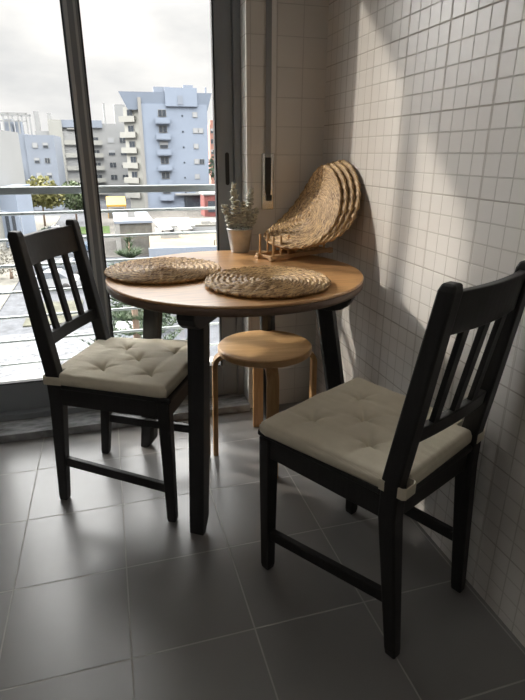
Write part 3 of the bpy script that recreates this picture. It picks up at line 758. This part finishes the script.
tree('broadleaf_tree', 'green tree just right of the yellow-green one, left of the window mullion', (-5.6, 85.5, GZ), [(0, 0, 4.0, 2.3, 2.2), (1.6, 0, 3.6, 1.4, 1.8)], 2000, .55, m_tgrn, 3.6, seed=4)
tree('round_bush', 'dark round bush beside the road, above the chair back', (-8.3, 66, GZ), [(0, 0, .9, 1.0, .8)], 500, .35, m_tdrk, .5, seed=5)
tree('broadleaf_tree', 'dark green tree between the blue tower and the right window frame', (19.7, 96.4, GZ), [(0, 0, 7.5, 2.1, 3.5), (1.5, 0, 5, 2.1, 2.5)], 1500, .7, m_tdrk, 6, seed=6)
tree('bare_bush', 'thin grey bare bush beside the road at the far left', (-9.3, 46, GZ), [(0, 0, 1.6, 1.6, 1.4), (-1.2, 0, 1.2, 1.2, 1.0)], 700, .22, mat('dry_twigs', (.17, .16, .13), .9, var=.3, vscale=1), .9, seed=8)
# young pine close to the window: tiered upright shoots
t = thing('pine_tree', 'green pine top just outside the window, rising behind the left placemat', 'tree', (-.25, 17, GZ))
MB().tube([(0, 0, 0), (0, 0, 4), (0, 0, 7.0)], [.12, .08, .02], 8).build('trunk', m_stem, t)
mb = MB(); rr = random.Random(9)
for tier in range(8):
    z = 2.6+tier*.55; nb = 9; R_ = 1.35*(1-tier/8.5)
    for k in range(nb):
        a = k*2*PI/nb+tier*.7+rr.uniform(-.2, .2); d = Vector((math.cos(a), math.sin(a), 0)); Lb = R_*rr.uniform(.8, 1.1)
        for q in range(10):
            s = .15+.85*q/9; p = d*Lb*s+Vector((0, 0, z+.55*s*s*Lb))
            for m_ in range(9):
                n_ = (d*rr.uniform(-.2, .5)+Vector((rr.gauss(0, .45), rr.gauss(0, .45), .8))).normalized()*rr.uniform(.16, .28)
                sd_ = n_.cross(Vector((rr.gauss(0, 1), rr.gauss(0, 1), .1))).normalized()*.014
                mb.bm.faces.new([mb.bm.verts.new(p-sd_), mb.bm.verts.new(p+sd_), mb.bm.verts.new(p+n_)])
for m_ in range(160):
    p = Vector((0, 0, rr.uniform(6.2, 7.1))); n_ = Vector((rr.gauss(0, .35), rr.gauss(0, .35), .8)).normalized()*.28; sd_ = n_.cross(Vector((rr.gauss(0, 1), 1, 0))).normalized()*.014
    mb.bm.faces.new([mb.bm.verts.new(p-sd_), mb.bm.verts.new(p+sd_), mb.bm.verts.new(p+n_)])
mb.build('crown', m_pine, t); t.scale = (1.6, 1.6, 1.03)
tree('evergreen_hedge', 'dark green bush far below the table, seen between the table legs and the window mullion', (-.3, 29, GZ), [(0, 0, .9, 1.3, .9), (1.4, 0, .8, 1.2, .8)], 1800, .25, m_tdrk, .5, seed=12)
tree('evergreen_hedge', 'grey-green bush below the table top, just left of the near table leg', (3.4, 31, GZ), [(0, 0, 1.4, 1.3, 1.0)], 900, .25, m_tgrn, .5, seed=13)

# parked cars
m_carw = mat('white_car_paint', (.40, .41, .42), .22, coat=.5); m_cars = mat('silver_car_paint', (.22, .24, .26), .25, metal=.4, coat=.5)
m_carb = mat('blue_car_paint', (.10, .15, .22), .25, metal=.2, coat=.5)
def car(label, loc, rz, m, L_=4.1, W_=1.72):
    t = thing('parked_car', label, 'car', loc, rz, 'parked cars')
    side = [(-L_/2, .32), (-L_/2, .72), (-L_/2+.10, .86), (-L_/2+.95, .98), (L_/2-.35, .98), (L_/2-.03, .82), (L_/2, .62), (L_/2, .32)]
    mb = MB(); mb.loft([[(x, s*W_/2*k, z) for x, z in side] for s, k in ((-1, .96), (-1, 1), (1, 1), (1, .96))]); body = mb.build('body', m, t, bevel=.06, seg=3)
    roof = [(-L_/2+.95, .97), (-L_/2+1.55, 1.42), (L_/2-1.35, 1.46), (L_/2-.55, .97)]
    mb = MB(); mb.loft([[(x, -W_/2*.92 if z < 1 else -W_/2*.74, z) for x, z in roof], [(x, W_/2*.92 if z < 1 else W_/2*.74, z) for x, z in roof]]); mb.build('cabin_glass', m_dglass, t, bevel=.03)
    MB().hull8([(-L_/2+1.5, -.64, 1.40), (L_/2-1.28, -.64, 1.42), (L_/2-1.28, .64, 1.42), (-L_/2+1.5, .64, 1.40)], [(-L_/2+1.65, -.58, 1.47), (L_/2-1.42, -.58, 1.50), (L_/2-1.42, .58, 1.50), (-L_/2+1.65, .58, 1.47)]).build('roof', m, t, bevel=.02)
    for x in (-L_/2+.8, L_/2-.8):
        for s in (-1, 1):
            MB().lathe([(.12, -.1), (.31, -.1), (.31, .1), (.12, .1)], 20).build('wheel', m_rubber, t)
            wv = t.children[-1]; wv.location = (x, s*(W_/2-.08), .31); wv.rotation_euler = (PI/2, 0, 0)
    MB().box((L_/2-.06, -W_/2+.1, .66), (L_/2+.01, -W_/2+.42, .80)).build('headlight', m_chrome, body)
    MB().box((L_/2-.06, W_/2-.42, .66), (L_/2+.01, W_/2-.1, .80)).build('headlight', m_chrome, body)
    return t
car('blue parked car seen through the right side of the far chair back', (-5.2, 58.5, GZ), math.radians(-8), m_carb)
car('white parked car in the middle of the row, seen through the chair slats', (-5.2, 50.5, GZ), math.radians(-10), m_carw)
car('silver parked car behind the white one, seen between the chair slats', (-4.9, 46.0, GZ), math.radians(-10), m_cars)
car('white parked car nearest the window in the row seen through the chair back', (-5.6, 41.5, GZ), math.radians(-12), m_carw)
car('pale car parked far off above the top rail of the window chair', (-7.6, 70, GZ), math.radians(20), m_carw, 3.9)
car('white car parked far below the left edge of the table', (-.45, 25.5, GZ), math.radians(80), m_carw)
